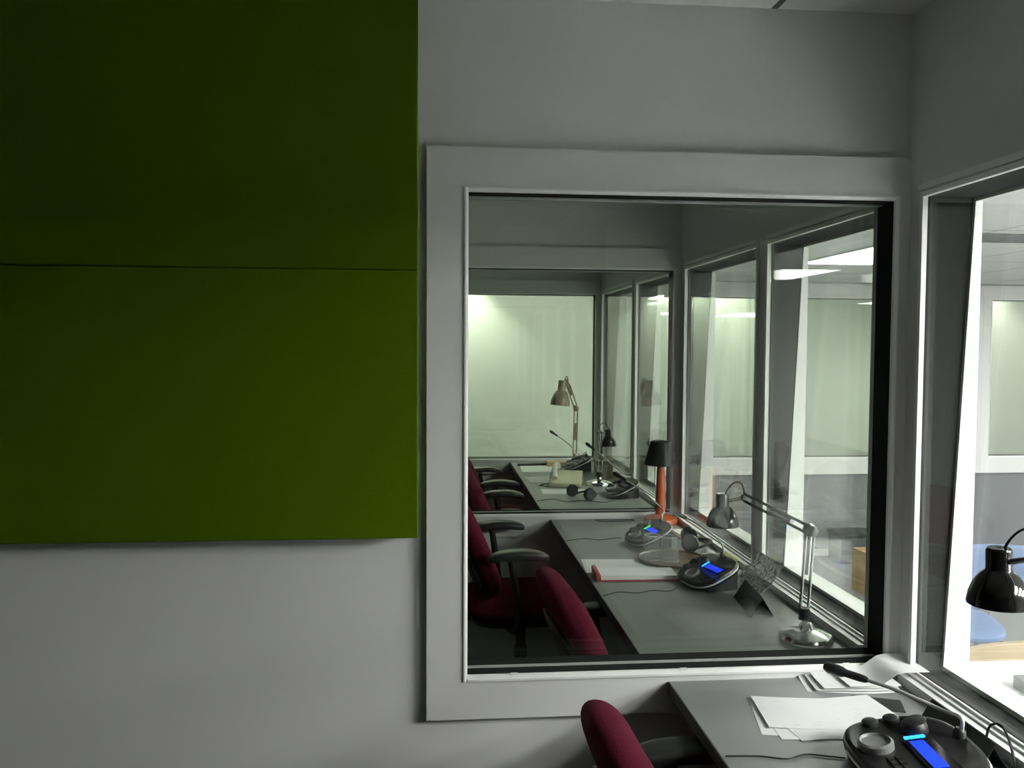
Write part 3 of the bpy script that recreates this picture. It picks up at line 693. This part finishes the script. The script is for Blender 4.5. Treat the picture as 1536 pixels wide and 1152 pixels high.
sheet('manila_folder', 'tan papers leaning behind the farthest console', 'folder', 'tan', .84, 5.86, .13, .12, 0, .0004, th=.03)

# ------------------------------------------------------------------ meeting room furniture
r = thing('meeting_table', 'bright white meeting table right outside the nearest window', 'table', (1.86, 1.52, 0))
MB().box(-.44, .50, -.95, .70, .695, .72).build('table_top', 'white', r, bevel=.003)
for sx in (-.36, .42):
    for sy in (-.86, .60):
        MB().lathe([(.022, 0), (.022, .694)], 16, mtx=Matrix.Translation((sx, sy, 0))).build('leg', 'chrome', r)
o = thing('desk_microphone', 'grey console block on the white table at the right edge of the photo', 'console', (1.580, 2.00, .7205), R(0))
MB().prism([(-.04, 0), (.04, 0), (.04, .034), (-.04, .026)], 'x', -.085, .085).build('microphone_base', 'grey', o, bevel=.004)
MB().box(-.04, .04, -.03, .02, .0308, .0345, Matrix.Rotation(R(5.7), 4, 'X')).build('button_pad', 'dgrey', o, smooth=False)
r = thing('wooden_chair', 'pale wooden chair with a curved back tucked behind the white table', 'chair', (1.80, 2.365, 0))
def cb(a, b, c): return (a, -.055 + .5 * a * a + c, b + .64 - .35 * a * a)
MB().pillow(.56, .20, .022, cb, n=20, e=5, rim=.8).build('backrest', 'wood', r)
MB().pillow(.44, .42, .025, n=16, e=5, rim=.8, mtx=Matrix.Translation((0, .20, .44))).build('seat', 'wood', r)
for sx in (-1, 1):
    MB().tube([(sx * .19, -.02, 0), (sx * .19, -.028, .60)], .014, 8).build('leg', 'wood', r)
    MB().tube([(sx * .19, .37, 0), (sx * .19, .36, .43)], .014, 8).build('leg', 'wood', r)
def blue_chair(label):
    r = thing('visitor_chair', label, 'chair', (0, 0, 0), 0, 'pale blue visitor chairs')
    MB().pillow(.46, .44, .035, lambda a, b, c: (a, b, c - .5 * max(0, b - .1) ** 2), n=18, e=3.2, mtx=Matrix.Translation((0, .02, .42))).build('seat', 'blue', r)
    MB().pillow(.44, .19, .025, lambda a, b, c: (a, -.215 + c + .5 * a * a - .12 * b, b + .482), n=18, e=3.6).build('backrest', 'blue', r)
    for s in (-1, 1):
        MB().tube(spline([(s * .20, -.235, .51), (s * .20, -.235, .48), (s * .19, -.20, .40), (s * .19, .10, .39)]), .009, 8).build('back_tube', 'chrome', r)
        MB().tube([(s * .19, .19, .40), (s * .215, .225, 0)], .009, 8).build('leg', 'chrome', r)
        MB().tube([(s * .19, -.15, .40), (s * .215, -.215, 0)], .009, 8).build('leg', 'chrome', r)
    return r
bc = blue_chair('pale blue visitor chair seen whole below the black lamp head')
b2 = copy_tree(bc); b2['label'] = 'second pale blue visitor chair, cut off by the right edge of the photo'
bc.location = (2.19, 3.46, 0); bc.rotation_euler = (0, 0, R(-120)); b2.location = (2.88, 3.92, 0); b2.rotation_euler = (0, 0, R(-110))
bc.rotation_euler = (0, 0, R(162)); b2.rotation_euler = (0, 0, R(165))
r = thing('carton', 'tan cardboard carton on the meeting room floor', 'box', (2.90, 5.22, 0), R(4))
MB().box(-.14, .14, -.12, .12, 0, .28).build('carton_body', 'card', r, bevel=.003)
MB().box(-.143, .143, -.025, .025, .2802, .2812).build('tape', 'tan', r, smooth=False)
for (x, l) in ((3.125, 'left dark storage bin on the floor against the end wall'), (3.58, 'right dark storage bin on the floor, next to the first bin')):
    r = thing('storage_bin', l, 'bin', (x, 6.06, 0), 0, 'dark bins by the end wall')
    MB().box(-.14, .14, -.10, .10, 0, .20).build('bin_body', mat('dark slate plastic', (.06, .065, .075), .6), r, bevel=.008)
    MB().box(-.15, .15, -.11, .11, .2005, .225).build('bin_lid', 'dgrey', r, bevel=.004)

# ------------------------------------------------------------------ camera and view
f, yaw, pitch, roll = 1270.9, .0902, .0449, .0052
fw = Vector((math.sin(yaw) * math.cos(pitch), math.cos(yaw) * math.cos(pitch), -math.sin(pitch)))
rt = Vector((math.cos(yaw), -math.sin(yaw), 0)); up = rt.cross(fw)
cr = rt * math.cos(roll) + up * math.sin(roll); cu = -rt * math.sin(roll) + up * math.cos(roll)
m = Matrix((cr, cu, -fw)).transposed().to_4x4(); m.translation = (0, 0, 1.60)
cam = bpy.data.cameras.new('camera'); co = bpy.data.objects.new('camera', cam); C.objects.link(co); co.matrix_world = m
cam.sensor_fit = 'HORIZONTAL'; cam.sensor_width = 36; cam.lens = f / 1536 * 36; cam.clip_start = .05
sc = bpy.context.scene; sc.camera = co
w = bpy.data.worlds.new('world'); sc.world = w; w.use_nodes = True; w.node_tree.nodes['Background'].inputs['Color'].default_value = (.5, .52, .55, 1); w.node_tree.nodes['Background'].inputs['Strength'].default_value = 0.0
sc.cycles.transparent_max_bounces = 64; sc.cycles.max_bounces = 14; sc.cycles.diffuse_bounces = 6; sc.cycles.glossy_bounces = 6; sc.cycles.caustics_reflective = False
sc.view_settings.view_transform = 'Standard'; sc.view_settings.look = 'None'; sc.view_settings.gamma = 1; sc.view_settings.use_curve_mapping = False
sc.view_settings.exposure = 2.45
